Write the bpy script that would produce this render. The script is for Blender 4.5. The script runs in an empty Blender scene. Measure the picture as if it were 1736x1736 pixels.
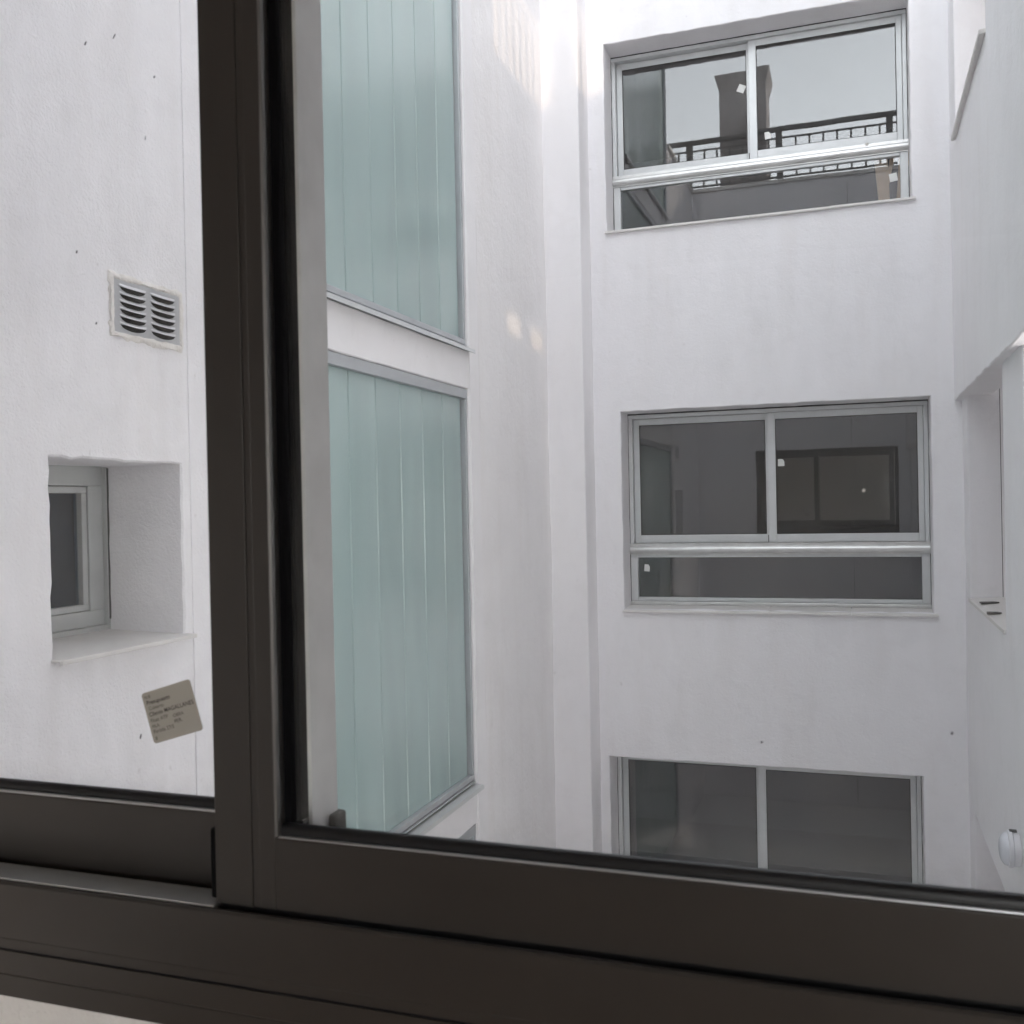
import bpy, bmesh, math, random
from mathutils import Vector, Matrix, noise
random.seed(7)
R = math.radians
ZO = 4.4                      # camera height above the ground; all z below are relative to the camera
scene = bpy.context.scene
COL = scene.collection

# ------------------------------------------------------------------ camera
cam_d = bpy.data.cameras.new('camera')
cam_d.sensor_width = 36.0
cam_d.lens = 36.0 * 1689.0 / 1736.0
cam_d.clip_start = 0.02
cam_d.clip_end = 2000
cam_d.dof.use_dof = True
cam_d.dof.focus_distance = 5.5
cam_d.dof.aperture_fstop = 15.0
cam = bpy.data.objects.new('camera', cam_d)
COL.objects.link(cam)
yaw, pitch, roll = R(19.116), R(-0.313), R(-1.165)
f = Vector((-math.sin(yaw) * math.cos(pitch), math.cos(yaw) * math.cos(pitch), math.sin(pitch)))
r0 = Vector((math.cos(yaw), math.sin(yaw), 0))
u0 = r0.cross(f)
rr = math.cos(roll) * r0 + math.sin(roll) * u0
uu = -math.sin(roll) * r0 + math.cos(roll) * u0
M = Matrix((rr, uu, -f)).transposed().to_4x4()
M.translation = Vector((0, 0, ZO))
cam.matrix_world = M
scene.camera = cam

# ------------------------------------------------------------------ sky and sun
SUN_TO = Vector((1.0, -1.0, 0.48)).normalized()      # towards the sun
elev = math.asin(SUN_TO.z)
azim = math.atan2(SUN_TO.x, SUN_TO.y)                # clockwise from +Y
world = bpy.data.worlds.new('World')
scene.world = world
world.use_nodes = True
wn = world.node_tree
wn.nodes.clear()
sky = wn.nodes.new('ShaderNodeTexSky')
sky.sky_type = 'NISHITA'
sky.sun_disc = False
sky.sun_elevation = elev
sky.sun_rotation = azim
sky.air_density = 1.0
sky.dust_density = 0.3
sky.ozone_density = 1.0
hs = wn.nodes.new('ShaderNodeHueSaturation')
hs.inputs['Saturation'].default_value = 0.16         # thin white overcast: the blue is washed out
bg = wn.nodes.new('ShaderNodeBackground')
bg.inputs['Strength'].default_value = 0.15
wo = wn.nodes.new('ShaderNodeOutputWorld')
wn.links.new(sky.outputs[0], hs.inputs['Color'])
wn.links.new(hs.outputs[0], bg.inputs['Color'])
wn.links.new(bg.outputs[0], wo.inputs['Surface'])

sun_d = bpy.data.lights.new('sun', 'SUN')
sun_d.energy = 0.5
sun_d.angle = R(0.7)
sun_d.color = (1.0, 0.83, 0.66)
sun = bpy.data.objects.new('sun', sun_d)
COL.objects.link(sun)
sun.rotation_euler = (-SUN_TO).to_track_quat('-Z', 'Y').to_euler()
sun.location = (6, -6, ZO + 12)

scene.view_settings.view_transform = 'Standard'
scene.view_settings.look = 'None'
scene.view_settings.gamma = 1.0
scene.view_settings.exposure = 2.86
scene.cycles.max_bounces = 12
scene.cycles.diffuse_bounces = 9
scene.cycles.transparent_max_bounces = 16
scene.cycles.sample_clamp_indirect = 6.0
scene.cycles.caustics_reflective = False
scene.cycles.caustics_refractive = False

# ------------------------------------------------------------------ materials
MATS = {}
def new_mat(name):
    m = bpy.data.materials.new(name)
    m.use_nodes = True
    nt = m.node_tree
    b = nt.nodes['Principled BSDF']
    MATS[name] = m
    return m, nt, b
def N(nt, t, **kw):
    n = nt.nodes.new(t)
    for k, v in kw.items():
        setattr(n, k, v)
    return n
def mapping(nt, scale, use='Position'):
    g = N(nt, 'ShaderNodeNewGeometry')
    mp = N(nt, 'ShaderNodeMapping')
    mp.inputs['Scale'].default_value = scale
    nt.links.new(g.outputs['Position'], mp.inputs['Vector'])
    return mp.outputs['Vector']
def noise_n(nt, vec, scale, detail=4, rough=0.55, dist=0.0):
    n = N(nt, 'ShaderNodeTexNoise')
    n.inputs['Scale'].default_value = scale
    n.inputs['Detail'].default_value = detail
    n.inputs['Roughness'].default_value = rough
    n.inputs['Distortion'].default_value = dist
    nt.links.new(vec, n.inputs['Vector'])
    return n.outputs['Fac']
def ramp(nt, fac, stops):
    r = N(nt, 'ShaderNodeValToRGB')
    els = r.color_ramp.elements
    while len(els) < len(stops):
        els.new(0.5)
    for e, (p, c) in zip(els, stops):
        e.position = p
        e.color = (*c, 1) if len(c) == 3 else c
    nt.links.new(fac, r.inputs['Fac'])
    return r.outputs['Color']
def mixc(nt, a, b, fac, mode='MIX'):
    m = N(nt, 'ShaderNodeMix', data_type='RGBA', blend_type=mode)
    for s, v in ((m.inputs['A'], a), (m.inputs['B'], b), (m.inputs['Factor'], fac)):
        if hasattr(v, 'is_linked') or hasattr(v, 'links'):
            nt.links.new(v, s)
        elif isinstance(v, (int, float)):
            s.default_value = v
        else:
            s.default_value = (*v, 1)
    return m.outputs['Result']
def math_n(nt, op, a, b):
    m = N(nt, 'ShaderNodeMath', operation=op)
    for i, v in enumerate((a, b)):
        if isinstance(v, (int, float)):
            m.inputs[i].default_value = v
        else:
            nt.links.new(v, m.inputs[i])
    return m.outputs[0]

def plaster(name, base, fine=90.0, fine_d=0.0012, coarse=16.0, coarse_d=0.002, streak=0.05, rough=0.85):
    m, nt, b = new_mat(name)
    v = mapping(nt, (1, 1, 1))
    vs = mapping(nt, (3.1, 3.1, 0.33))
    big = noise_n(nt, v, 0.9, 3, 0.6)
    col = ramp(nt, big, [(0.25, tuple(c * 0.955 for c in base)), (0.75, base)])
    st = noise_n(nt, vs, 1.6, 3, 0.65)
    st = ramp(nt, st, [(0.50, (1, 1, 1)), (0.80, tuple(1 - streak * k for k in (0.8, 0.95, 1.15)))])
    col = mixc(nt, col, st, 1.0, 'MULTIPLY')
    pit = noise_n(nt, v, 26.0, 1, 0.5, 0.6)
    pit = ramp(nt, pit, [(0.765, (1, 1, 1)), (0.80, (0.80, 0.785, 0.77))])
    col = mixc(nt, col, pit, 0.55, 'MULTIPLY')
    mot = noise_n(nt, v, 5.5, 3, 0.62, 1.2)
    mot = ramp(nt, mot, [(0.34, (0.975, 0.974, 0.972)), (0.5, (1, 1, 1)), (0.7, (0.992, 0.989, 0.986))])
    col = mixc(nt, col, mot, 1.0, 'MULTIPLY')
    nt.links.new(col, b.inputs['Base Color'])
    b.inputs['Roughness'].default_value = rough
    b.inputs['Specular IOR Level'].default_value = 0.25
    n1 = noise_n(nt, v, fine, 1, 0.6, 0.4)
    n2 = noise_n(nt, v, coarse, 2, 0.55, 0.8)
    b1 = N(nt, 'ShaderNodeBump')
    b1.inputs['Distance'].default_value = fine_d
    b1.inputs['Strength'].default_value = 1.0
    b2 = N(nt, 'ShaderNodeBump')
    b2.inputs['Distance'].default_value = coarse_d
    b2.inputs['Strength'].default_value = 1.0
    nt.links.new(n1, b1.inputs['Height'])
    nt.links.new(n2, b2.inputs['Height'])
    nt.links.new(b1.outputs['Normal'], b2.inputs['Normal'])
    nt.links.new(b2.outputs['Normal'], b.inputs['Normal'])
    return m
plaster('stucco', (0.880, 0.866, 0.884), fine=95, fine_d=0.0024, coarse=30, coarse_d=0.0022)
plaster('render', (0.880, 0.866, 0.884), fine=55, fine_d=0.0015, coarse=9, coarse_d=0.003)
plaster('trowelled', (0.88, 0.862, 0.866), fine=36, fine_d=0.0022, coarse=14, coarse_d=0.005)
plaster('smooth_paint', (0.882, 0.866, 0.878), fine=60, fine_d=0.0008, coarse=6, coarse_d=0.002, streak=0.03)
plaster('patch_plaster', (0.83, 0.80, 0.765), fine=70, fine_d=0.004, coarse=20, coarse_d=0.006)
plaster('indoor_paint', (0.74, 0.725, 0.715), fine=160, fine_d=0.0016, coarse=45, coarse_d=0.0012, streak=0.02)
plaster('concrete', (0.33, 0.32, 0.30), fine=40, fine_d=0.003, coarse=6, coarse_d=0.004, streak=0.2)
plaster('patio_tile', (0.82, 0.80, 0.79), fine=40, fine_d=0.001, coarse=3, coarse_d=0.002, streak=0.05, rough=0.6)
plaster('sill_stone', (0.72, 0.70, 0.68), fine=120, fine_d=0.0006, coarse=10, coarse_d=0.001, streak=0.08, rough=0.5)
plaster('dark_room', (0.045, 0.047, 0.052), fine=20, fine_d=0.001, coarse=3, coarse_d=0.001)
plaster('wood_floor', (0.25, 0.18, 0.12), fine=60, fine_d=0.0006, coarse=4, coarse_d=0.0006, rough=0.5)

def metal(name, base, metallic, rough, var=0.1, coat=0.0, bump=0.0, grain=None):
    m, nt, b = new_mat(name)
    v = mapping(nt, (1, 1, 1))
    n = noise_n(nt, v, 9, 4, 0.6)
    c = ramp(nt, n, [(0.3, tuple(k * (1 - var) for k in base)), (0.7, base)])
    nt.links.new(c, b.inputs['Base Color'])
    b.inputs['Metallic'].default_value = metallic
    b.inputs['Coat Weight'].default_value = coat
    b.inputs['Coat Roughness'].default_value = 0.2
    rr_ = noise_n(nt, v, 35, 3, 0.6)
    mr = N(nt, 'ShaderNodeMapRange')
    mr.inputs['To Min'].default_value = rough * 0.85
    mr.inputs['To Max'].default_value = rough * 1.2
    nt.links.new(rr_, mr.inputs['Value'])
    nt.links.new(mr.outputs['Result'], b.inputs['Roughness'])
    if bump:
        bn = N(nt, 'ShaderNodeBump')
        bn.inputs['Distance'].default_value = bump
        nt.links.new(noise_n(nt, v, 400, 2, 0.5), bn.inputs['Height'])
        nt.links.new(bn.outputs['Normal'], b.inputs['Normal'])
    return m
metal('bronze', (0.052, 0.047, 0.044), 0.45, 0.36, 0.12, 0.25, 0.00004)
metal('bronze_highlight', (0.20, 0.195, 0.19), 0.85, 0.30, 0.1)  # paler bronze, a painted highlight for the stile edge
metal('interlock_grey', (0.66, 0.655, 0.65), 0.3, 0.6, 0.2)
metal('tin_light', (0.74, 0.74, 0.75), 0.45, 0.4, 0.12)
metal('edge_highlight', (0.60, 0.60, 0.61), 0.8, 0.3, 0.1)  # silver painted in as the bright glint along the rail tops
metal('aluminium', (0.66, 0.675, 0.68), 0.30, 0.38, 0.06)
metal('glazing_frame', (0.52, 0.54, 0.56), 0.35, 0.42, 0.08)
metal('mill_aluminium', (0.74, 0.74, 0.73), 0.85, 0.33, 0.15)
metal('grey_frame', (0.50, 0.515, 0.51), 0.0, 0.45, 0.12)
metal('tin', (0.60, 0.60, 0.61), 0.75, 0.42, 0.2)
metal('rubber', (0.006, 0.006, 0.008), 0.0, 0.38, 0.3)
metal('black_seal_shade', (0.005, 0.005, 0.006), 0.0, 0.9, 0.2)  # matte black rubber, also painted where the sashes are only in shade
MATS['black_seal_shade'].node_tree.nodes['Principled BSDF'].inputs['Specular IOR Level'].default_value = 0.1
metal('dirty_rubber', (0.07, 0.068, 0.065), 0.0, 0.8, 0.5)
metal('rail_paint', (0.11, 0.105, 0.10), 0.2, 0.5, 0.15)
metal('lamp_white', (0.78, 0.78, 0.80), 0.0, 0.35, 0.03)
metal('lamp_diffuser', (0.72, 0.73, 0.78), 0.0, 0.25, 0.03)
metal('seal', (0.06, 0.095, 0.097), 0.0, 0.4, 0.2)
metal('black', (0.008, 0.008, 0.008), 0.0, 0.7, 0.2)
metal('slate', (0.14, 0.13, 0.125), 0.0, 0.7, 0.3)
metal('label_white', (0.78, 0.78, 0.76), 0.0, 0.6, 0.06)
metal('label_grey', (0.42, 0.40, 0.36), 0.0, 0.6, 0.08)
metal('ink', (0.05, 0.042, 0.042), 0.0, 0.7, 0.2)
metal('insect', (0.05, 0.045, 0.05), 0.0, 0.8, 0.3)
metal('brick_dark', (0.42, 0.39, 0.385), 0.0, 0.85, 0.3)
metal('timber', (0.68, 0.48, 0.31), 0.0, 0.7, 0.25)
metal('joint', (0.10, 0.10, 0.10), 0.0, 0.9, 0.2)

def glass(name, tint, ior, dust=0.0, dust_scale=6.0, low_dirt=None, wavy=0.0):
    m, nt, b = new_mat(name)
    nt.nodes.remove(b)
    out = nt.nodes['Material Output']
    tr = N(nt, 'ShaderNodeBsdfTransparent')
    tr.inputs['Color'].default_value = (*tint, 1)
    gl = N(nt, 'ShaderNodeBsdfGlossy')
    gl.inputs['Roughness'].default_value = 0.0
    gl.inputs['Color'].default_value = (1, 1, 1, 1)
    fr = N(nt, 'ShaderNodeFresnel')
    gf = N(nt, 'ShaderNodeNewGeometry')
    mi = N(nt, 'ShaderNodeMapRange')
    mi.inputs['To Min'].default_value = ior
    mi.inputs['To Max'].default_value = 1.0 / ior
    nt.links.new(gf.outputs['Backfacing'], mi.inputs['Value'])
    nt.links.new(mi.outputs['Result'], fr.inputs['IOR'])
    mx = N(nt, 'ShaderNodeMixShader')
    nt.links.new(fr.outputs[0], mx.inputs[0])
    nt.links.new(tr.outputs[0], mx.inputs[1])
    nt.links.new(gl.outputs[0], mx.inputs[2])
    if wavy:
        v = mapping(nt, (1, 1, 1))
        bn = N(nt, 'ShaderNodeBump')
        bn.inputs['Distance'].default_value = wavy
        nt.links.new(noise_n(nt, v, 2.2, 1, 0.4), bn.inputs['Height'])
        nt.links.new(bn.outputs['Normal'], gl.inputs['Normal'])
    last = mx.outputs[0]
    if dust:
        v = mapping(nt, (1, 1, 1))
        vv = mapping(nt, (1, 1, 0.25))
        d1 = noise_n(nt, v, dust_scale, 4, 0.7, 0.6)
        d2 = noise_n(nt, vv, dust_scale * 4, 2, 0.7)
        d = math_n(nt, 'MULTIPLY', d1, d2)
        mr = N(nt, 'ShaderNodeMapRange')
        mr.inputs['From Min'].default_value = 0.12
        mr.inputs['From Max'].default_value = 0.5
        mr.inputs['To Min'].default_value = dust * 0.3
        mr.inputs['To Max'].default_value = dust * 2.2
        nt.links.new(d, mr.inputs['Value'])
        fac = mr.outputs['Result']
        if low_dirt:
            z0, h, amt = low_dirt
            g = N(nt, 'ShaderNodeNewGeometry')
            sx = N(nt, 'ShaderNodeSeparateXYZ')
            nt.links.new(g.outputs['Position'], sx.inputs[0])
            ml = N(nt, 'ShaderNodeMapRange')
            ml.inputs['From Min'].default_value = z0 + ZO
            ml.inputs['From Max'].default_value = z0 + h + ZO
            ml.inputs['To Min'].default_value = amt
            ml.inputs['To Max'].default_value = 0.0
            nt.links.new(sx.outputs['Z'], ml.inputs['Value'])
            nn = noise_n(nt, v, 60, 3, 0.7, 0.5)
            low = math_n(nt, 'MULTIPLY', ml.outputs['Result'], math_n(nt, 'POWER', nn, 1.5))
            fac = math_n(nt, 'ADD', fac, low)
        df = N(nt, 'ShaderNodeBsdfDiffuse')
        df.inputs['Color'].default_value = (0.56, 0.58, 0.62, 1) if ior > 1.4 else (0.62, 0.60, 0.57, 1)
        m2 = N(nt, 'ShaderNodeMixShader')
        nt.links.new(fac, m2.inputs[0])
        nt.links.new(last, m2.inputs[1])
        nt.links.new(df.outputs[0], m2.inputs[2])
        last = m2.outputs[0]
    nt.links.new(last, out.inputs['Surface'])
    return m
glass('clear_glass', (0.985, 0.99, 0.985), 1.28, dust=0.020, dust_scale=7, low_dirt=(-0.300, 0.03, 0.14))
glass('dark_glass', (0.87, 0.88, 0.89), 1.72, dust=0.022, dust_scale=2.6, wavy=0.0003)
glass('sun_dimmer_glass', (0.60, 0.575, 0.54), 1.5)  # tinted only to weaken the sun passing through added panes
glass('small_glass', (0.50, 0.58, 0.68), 1.5, dust=0.04, dust_scale=5.0)

m_, nt_, b_ = new_mat('fill_frosted')  # translucent sheet for the added fill-light screens
b_.inputs['Roughness'].default_value = 0.5
b_.inputs['Base Color'].default_value = (0.8, 0.81, 0.81, 1)
tl_ = N(nt_, 'ShaderNodeBsdfTranslucent')
tl_.inputs['Color'].default_value = (0.93, 0.93, 0.93, 1)
mx_ = N(nt_, 'ShaderNodeMixShader')
mx_.inputs[0].default_value = 0.85
nt_.links.new(b_.outputs[0], mx_.inputs[1])
nt_.links.new(tl_.outputs[0], mx_.inputs[2])
nt_.links.new(mx_.outputs[0], nt_.nodes['Material Output'].inputs['Surface'])
# channel glass: pale green, etched, softly reflecting
def channel_mat():
    m, nt, b = new_mat('channel_glass')
    v = mapping(nt, (1, 1, 0.25))
    n = noise_n(nt, v, 1.3, 3, 0.5)
    info = N(nt, 'ShaderNodeObjectInfo')
    c = ramp(nt, n, [(0.3, (0.325, 0.428, 0.418)), (0.7, (0.425, 0.53, 0.52))])
    hv = N(nt, 'ShaderNodeHueSaturation')
    mr = N(nt, 'ShaderNodeMapRange')
    mr.inputs['To Min'].default_value = 0.93
    mr.inputs['To Max'].default_value = 1.05
    nt.links.new(info.outputs['Random'], mr.inputs['Value'])
    nt.links.new(mr.outputs['Result'], hv.inputs['Value'])
    nt.links.new(c, hv.inputs['Color'])
    nt.links.new(hv.outputs['Color'], b.inputs['Base Color'])
    b.inputs['Roughness'].default_value = 0.24
    b.inputs['IOR'].default_value = 1.62
    b.inputs['Specular IOR Level'].default_value = 0.6
    bn = N(nt, 'ShaderNodeBump')
    bn.inputs['Distance'].default_value = 0.0008
    nt.links.new(noise_n(nt, mapping(nt, (1, 1, 1)), 60, 2, 0.5), bn.inputs['Height'])
    bl = N(nt, 'ShaderNodeBump')
    bl.inputs['Distance'].default_value = 0.02
    nt.links.new(noise_n(nt, mapping(nt, (1, 2.2, 0.8)), 1.5, 1, 0.4), bl.inputs['Height'])
    nt.links.new(bn.outputs['Normal'], bl.inputs['Normal'])
    nt.links.new(bl.outputs['Normal'], b.inputs['Normal'])
channel_mat()

# ------------------------------------------------------------------ mesh helpers
BASE = {}          # root object -> base point (camera-relative)
def root_of(o):
    while o.parent:
        o = o.parent
    return o
def thing(name, label, cat, base, group=None):
    o = bpy.data.objects.new(name, None)
    COL.objects.link(o)
    o.empty_display_size = 0.1
    o.location = (base[0], base[1], base[2] + ZO)
    o['label'] = label
    o['category'] = cat
    if group:
        o['group'] = group
    BASE[o] = Vector(base)
    return o
class MB:
    def __init__(self):
        self.v = []
        self.f = []
    def add(self, vs, fs):
        n = len(self.v)
        self.v += [Vector(p) for p in vs]
        self.f += [tuple(i + n for i in q) for q in fs]
        return self
    def box(self, x0, x1, y0, y1, z0, z1):
        vs = [(x, y, z) for x in (x0, x1) for y in (y0, y1) for z in (z0, z1)]
        fs = [(0, 1, 3, 2), (4, 6, 7, 5), (0, 4, 5, 1), (2, 3, 7, 6), (0, 2, 6, 4), (1, 5, 7, 3)]
        return self.add(vs, fs)
    def room(self, x0, x1, y0, y1, z0, z1, skip=()):
        vs = [(x, y, z) for x in (x0, x1) for y in (y0, y1) for z in (z0, z1)]
        fs = {'x0': (0, 2, 3, 1), 'x1': (4, 5, 7, 6), 'y0': (0, 1, 5, 4), 'y1': (2, 6, 7, 3), 'z0': (0, 4, 6, 2), 'z1': (1, 3, 7, 5)}
        return self.add(vs, [q for k, q in fs.items() if k not in skip])
    def extrude_x(self, prof, x0, x1):
        n = len(prof)
        vs = [(x0, y, z) for y, z in prof] + [(x1, y, z) for y, z in prof]
        fs = [(i, (i + 1) % n, n + (i + 1) % n, n + i) for i in range(n)]
        fs += [tuple(range(n))[::-1], tuple(range(n, 2 * n))]
        return self.add(vs, fs)
    def extrude_z(self, prof, z0, z1):
        n = len(prof)
        vs = [(x, y, z0) for x, y in prof] + [(x, y, z1) for x, y in prof]
        fs = [(i, (i + 1) % n, n + (i + 1) % n, n + i) for i in range(n)]
        fs += [tuple(range(n))[::-1], tuple(range(n, 2 * n))]
        return self.add(vs, fs)
    def extrude_y(self, prof, y0, y1):
        n = len(prof)
        vs = [(x, y0, z) for x, z in prof] + [(x, y1, z) for x, z in prof]
        fs = [(i, (i + 1) % n, n + (i + 1) % n, n + i) for i in range(n)]
        fs += [tuple(range(n))[::-1], tuple(range(n, 2 * n))]
        return self.add(vs, fs)
    def build(self, name, mat, parent=None, bevel=0.0, smooth=None, origin=None, recalc=True, segs=2):
        if parent is not None:
            base = BASE[root_of(parent)]
        else:
            base = Vector(origin) if origin else Vector((0, 0, -ZO))
        me = bpy.data.meshes.new(name)
        me.from_pydata([tuple(p - base) for p in self.v], [], self.f)
        if recalc:
            bm = bmesh.new()
            bm.from_mesh(me)
            bmesh.ops.recalc_face_normals(bm, faces=bm.faces)
            bm.to_mesh(me)
            bm.free()
        me.materials.append(MATS[mat])
        o = bpy.data.objects.new(name, me)
        COL.objects.link(o)
        if parent is not None:
            o.parent = parent
        else:
            o.location = (base.x, base.y, base.z + ZO)
            BASE[o] = base
        if smooth is not None:
            me.shade_smooth()
            me.set_sharp_from_angle(angle=R(smooth))
        if bevel:
            md = o.modifiers.new('bevel', 'BEVEL')
            md.width = bevel
            md.segments = segs
            md.limit_method = 'ANGLE'
            md.angle_limit = R(40)
        return o
def copy_part(o, delta, parent=None, name=None):
    c = o.copy()
    COL.objects.link(c)
    c.parent = parent or o.parent
    c.location = Vector(o.location) + Vector(delta)
    return c
def struct(mb, name, mat, **kw):
    o = mb.build(name, mat, **kw)
    o['kind'] = 'structure'
    return o

def panel(mb, fn, u0, u1, v0, v1, holes, depth, step=0.07, jit=0.003, wave=0.004, seed=0, chamfer=0.006, edge_depth=None):
    """a wall face with openings; fn(u, v, d) -> point, d = depth into the wall"""
    def lines(a, b, cuts):
        cs = sorted({a, b, *[c for c in cuts if a < c < b]})
        out = []
        for p, q in zip(cs, cs[1:]):
            n = max(1, int(round((q - p) / step)))
            out += [p + (q - p) * i / n for i in range(n)]
        return out + [b]
    us = lines(u0, u1, [c for h in holes for c in h[:2]])
    vs = lines(v0, v1, [c for h in holes for c in h[2:4]])
    rng = random.Random(seed)
    eps = 1e-6
    def cell_hole(u, v):
        return any(h[0] < u < h[1] and h[2] < v < h[3] for h in holes)
    nu, nv = len(us), len(vs)
    solid = [[not cell_hole((us[i] + us[i + 1]) / 2, (vs[j] + vs[j + 1]) / 2) for j in range(nv - 1)] for i in range(nu - 1)]
    front, ring = {}, {}
    def S(i, j):
        return 0 <= i < nu - 1 and 0 <= j < nv - 1 and solid[i][j]
    V, F = [], []
    for i in range(nu):
        for j in range(nv):
            nb = [S(i - 1, j - 1), S(i, j - 1), S(i - 1, j), S(i, j)]
            if not any(nb):
                continue
            u, v = us[i], vs[j]
            edge = not all(nb)
            du = rng.uniform(-1, 1) * jit if edge else 0
            dv = rng.uniform(-1, 1) * jit if edge else 0
            w = noise.noise(Vector((u * 0.9 + seed * 7.3, v * 0.9, seed * 3.1))) * wave + noise.noise(Vector((u * 4 + seed, v * 4, 5.0))) * wave * 0.3
            cu = cv = 0
            if edge:
                # direction towards the solid side
                cu = (nb[1] + nb[3]) - (nb[0] + nb[2])
                cv = (nb[2] + nb[3]) - (nb[0] + nb[1])
                cu = (cu > 0) - (cu < 0)
                cv = (cv > 0) - (cv < 0)
            front[i, j] = len(V)
            V.append(fn(u + du + cu * chamfer, v + dv + cv * chamfer, w))
            if edge:
                ring[i, j] = len(V)
                V.append(fn(u + du, v + dv, chamfer + w))
                V.append(fn(u + du * 0.5, v + dv * 0.5, depth))
    for i in range(nu - 1):
        for j in range(nv - 1):
            if solid[i][j]:
                F.append((front[i, j], front[i + 1, j], front[i + 1, j + 1], front[i, j + 1]))
                for (a, b, o) in (((i, j), (i + 1, j), S(i, j - 1)), ((i, j + 1), (i + 1, j + 1), S(i, j + 1)),
                                  ((i, j), (i, j + 1), S(i - 1, j)), ((i + 1, j), (i + 1, j + 1), S(i + 1, j))):
                    if not o and a in ring and b in ring:
                        ra, rb = ring[a], ring[b]
                        F.append((front[a], front[b], rb, ra))
                        F.append((ra, rb, rb + 1, ra + 1))
    mb.add(V, F)
    return mb

# ------------------------------------------------------------------ ground and open surroundings
o = struct(MB().box(-600, 600, -600, 600, -ZO - 0.5, -ZO), 'ground', 'concrete')
o = struct(MB().box(-2.24, 0.70, 0.96, 7.67, -ZO + 0.004, -ZO + 0.03), 'patio', 'patio_tile')  # unseen floor, set high and pale to bounce light up the well
XL, XR1, XR2, YB, YF, YT = -2.25, 0.66, 0.71, 7.68, 0.95, 3.08

# ------------------------------------------------------------------ stair tower with channel glass (left, far)
tower = thing('stair_tower', 'white stair tower with tall pale green channel glass strips', 'building', (XL - 1.2, 5.4, -ZO))
GY0, GY1 = 3.105, 5.72
glaz = [(-4.33, -1.95), (-1.72, 0.73), (0.96, 3.41), (3.64, 5.75)]
fx = lambda u, v, d: (XL - d, u, v)
mb = MB()
panel(mb, fx, YT + 0.002, 5.895, -ZO, 7.0, [(GY0, GY1, a, b) for a, b in glaz], 0.22, 0.11, 0.0015, 0.003, 1)
mb.build('wall', 'smooth_paint', tower, smooth=35)
mb = MB()
panel(mb, fx, 5.897, 7.42, -ZO, 7.0, [], 0.22, 0.13, 0.002, 0.009, 2)
mb.build('wall', 'trowelled', tower, smooth=35)
MB().box(XL - 2.6, XL - 0.23, YT + 0.2, 7.3, 6.75, 6.98).build('roof', 'concrete', tower)
MB().room(XL - 2.5, XL - 0.24, YT + 0.02, 7.3, -ZO, 6.74, skip=('x1',)).build('interior', 'smooth_paint', tower)
MB().box(XL - 0.005, XL + 0.006, GY1 + 0.012, 5.893, -ZO + 0.02, 6.95).build('corner_bead', 'smooth_paint', tower, bevel=0.004)
plank0 = None
PW = 0.2858
def plank_mesh(z0, z1):
    # U-shaped channel: face with two flanges and rounded arrises
    w = PW - 0.006
    prof = [(XL - 0.10, 0.0), (XL - 0.045, 0.0), (XL - 0.040, 0.005), (XL - 0.040, w - 0.005), (XL - 0.045, w), (XL - 0.10, w),
            (XL - 0.10, w - 0.007), (XL - 0.050, w - 0.007), (XL - 0.050, 0.007), (XL - 0.10, 0.007)]
    return MB().extrude_z([(x, y + 3.110) for x, y in prof], z0, z1)
for gi, (a, b) in enumerate(glaz):
    fr = MB()
    fr.box(XL - 0.13, XL - 0.008, GY0 + 0.003, GY1 - 0.003, b - 0.062, b - 0.003)       # head channel
    fr.box(XL - 0.13, XL - 0.012, GY1 - 0.034, GY1 - 0.003, a + 0.075, b - 0.064)       # far jamb
    fr.box(XL - 0.13, XL - 0.012, GY0 - 0.02, GY0 + 0.004, a + 0.075, b - 0.064)
    fr.box(XL - 0.13, XL - 0.012, GY0 + 0.003, GY1 - 0.003, a + 0.040, a + 0.073)       # sill channel
    fr = fr.build('channel_glazing', 'glazing_frame', tower, bevel=0.003)
    MB().box(XL - 0.13, XL - 0.004, GY0 + 0.003, GY1 - 0.003, a + 0.024, a + 0.034).build('sill_channel', 'glazing_frame', fr, bevel=0.002)
    MB().box(XL - 0.13, XL - 0.020, GY0 + 0.003, GY1 - 0.003, a + 0.0341, a + 0.0399).build('drain_gap', 'rubber', fr)
    MB().box(XL - 0.13, XL - 0.020, GY0 + 0.003, GY1 - 0.003, a + 0.019, a + 0.0239).build('drain_gap', 'rubber', fr)
    fl = MB().extrude_y([(XL - 0.13, a + 0.018), (XL + 0.045, a + 0.008), (XL + 0.048, a - 0.014), (XL + 0.042, a - 0.014), (XL + 0.040, a + 0.002), (XL - 0.13, a + 0.012)], GY0 + 0.003, GY1 + 0.01)
    fl.build('sill_flashing', 'aluminium', fr)
    # back light screen: the far half of the double-leaf channel glass
    first = plank_mesh(a + 0.074, b - 0.063).build('glass_plank', 'channel_glass', fr)
    for k in range(1, 9):
        copy_part(first, (0, k * PW, 0))
    seal0 = MB().box(XL - 0.09, XL - 0.046, 3.110 + PW - 0.0055, 3.110 + PW - 0.0005, a + 0.075, b - 0.064).build('joint_seal', 'seal', fr)
    for k in range(1, 8):
        copy_part(seal0, (0, k * PW, 0))
    MB().box(XL - 0.16, XL - 0.125, GY0 + 0.005, GY1 - 0.005, a + 0.05, b - 0.05).build('inner_leaf', 'channel_glass', fr)

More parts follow.
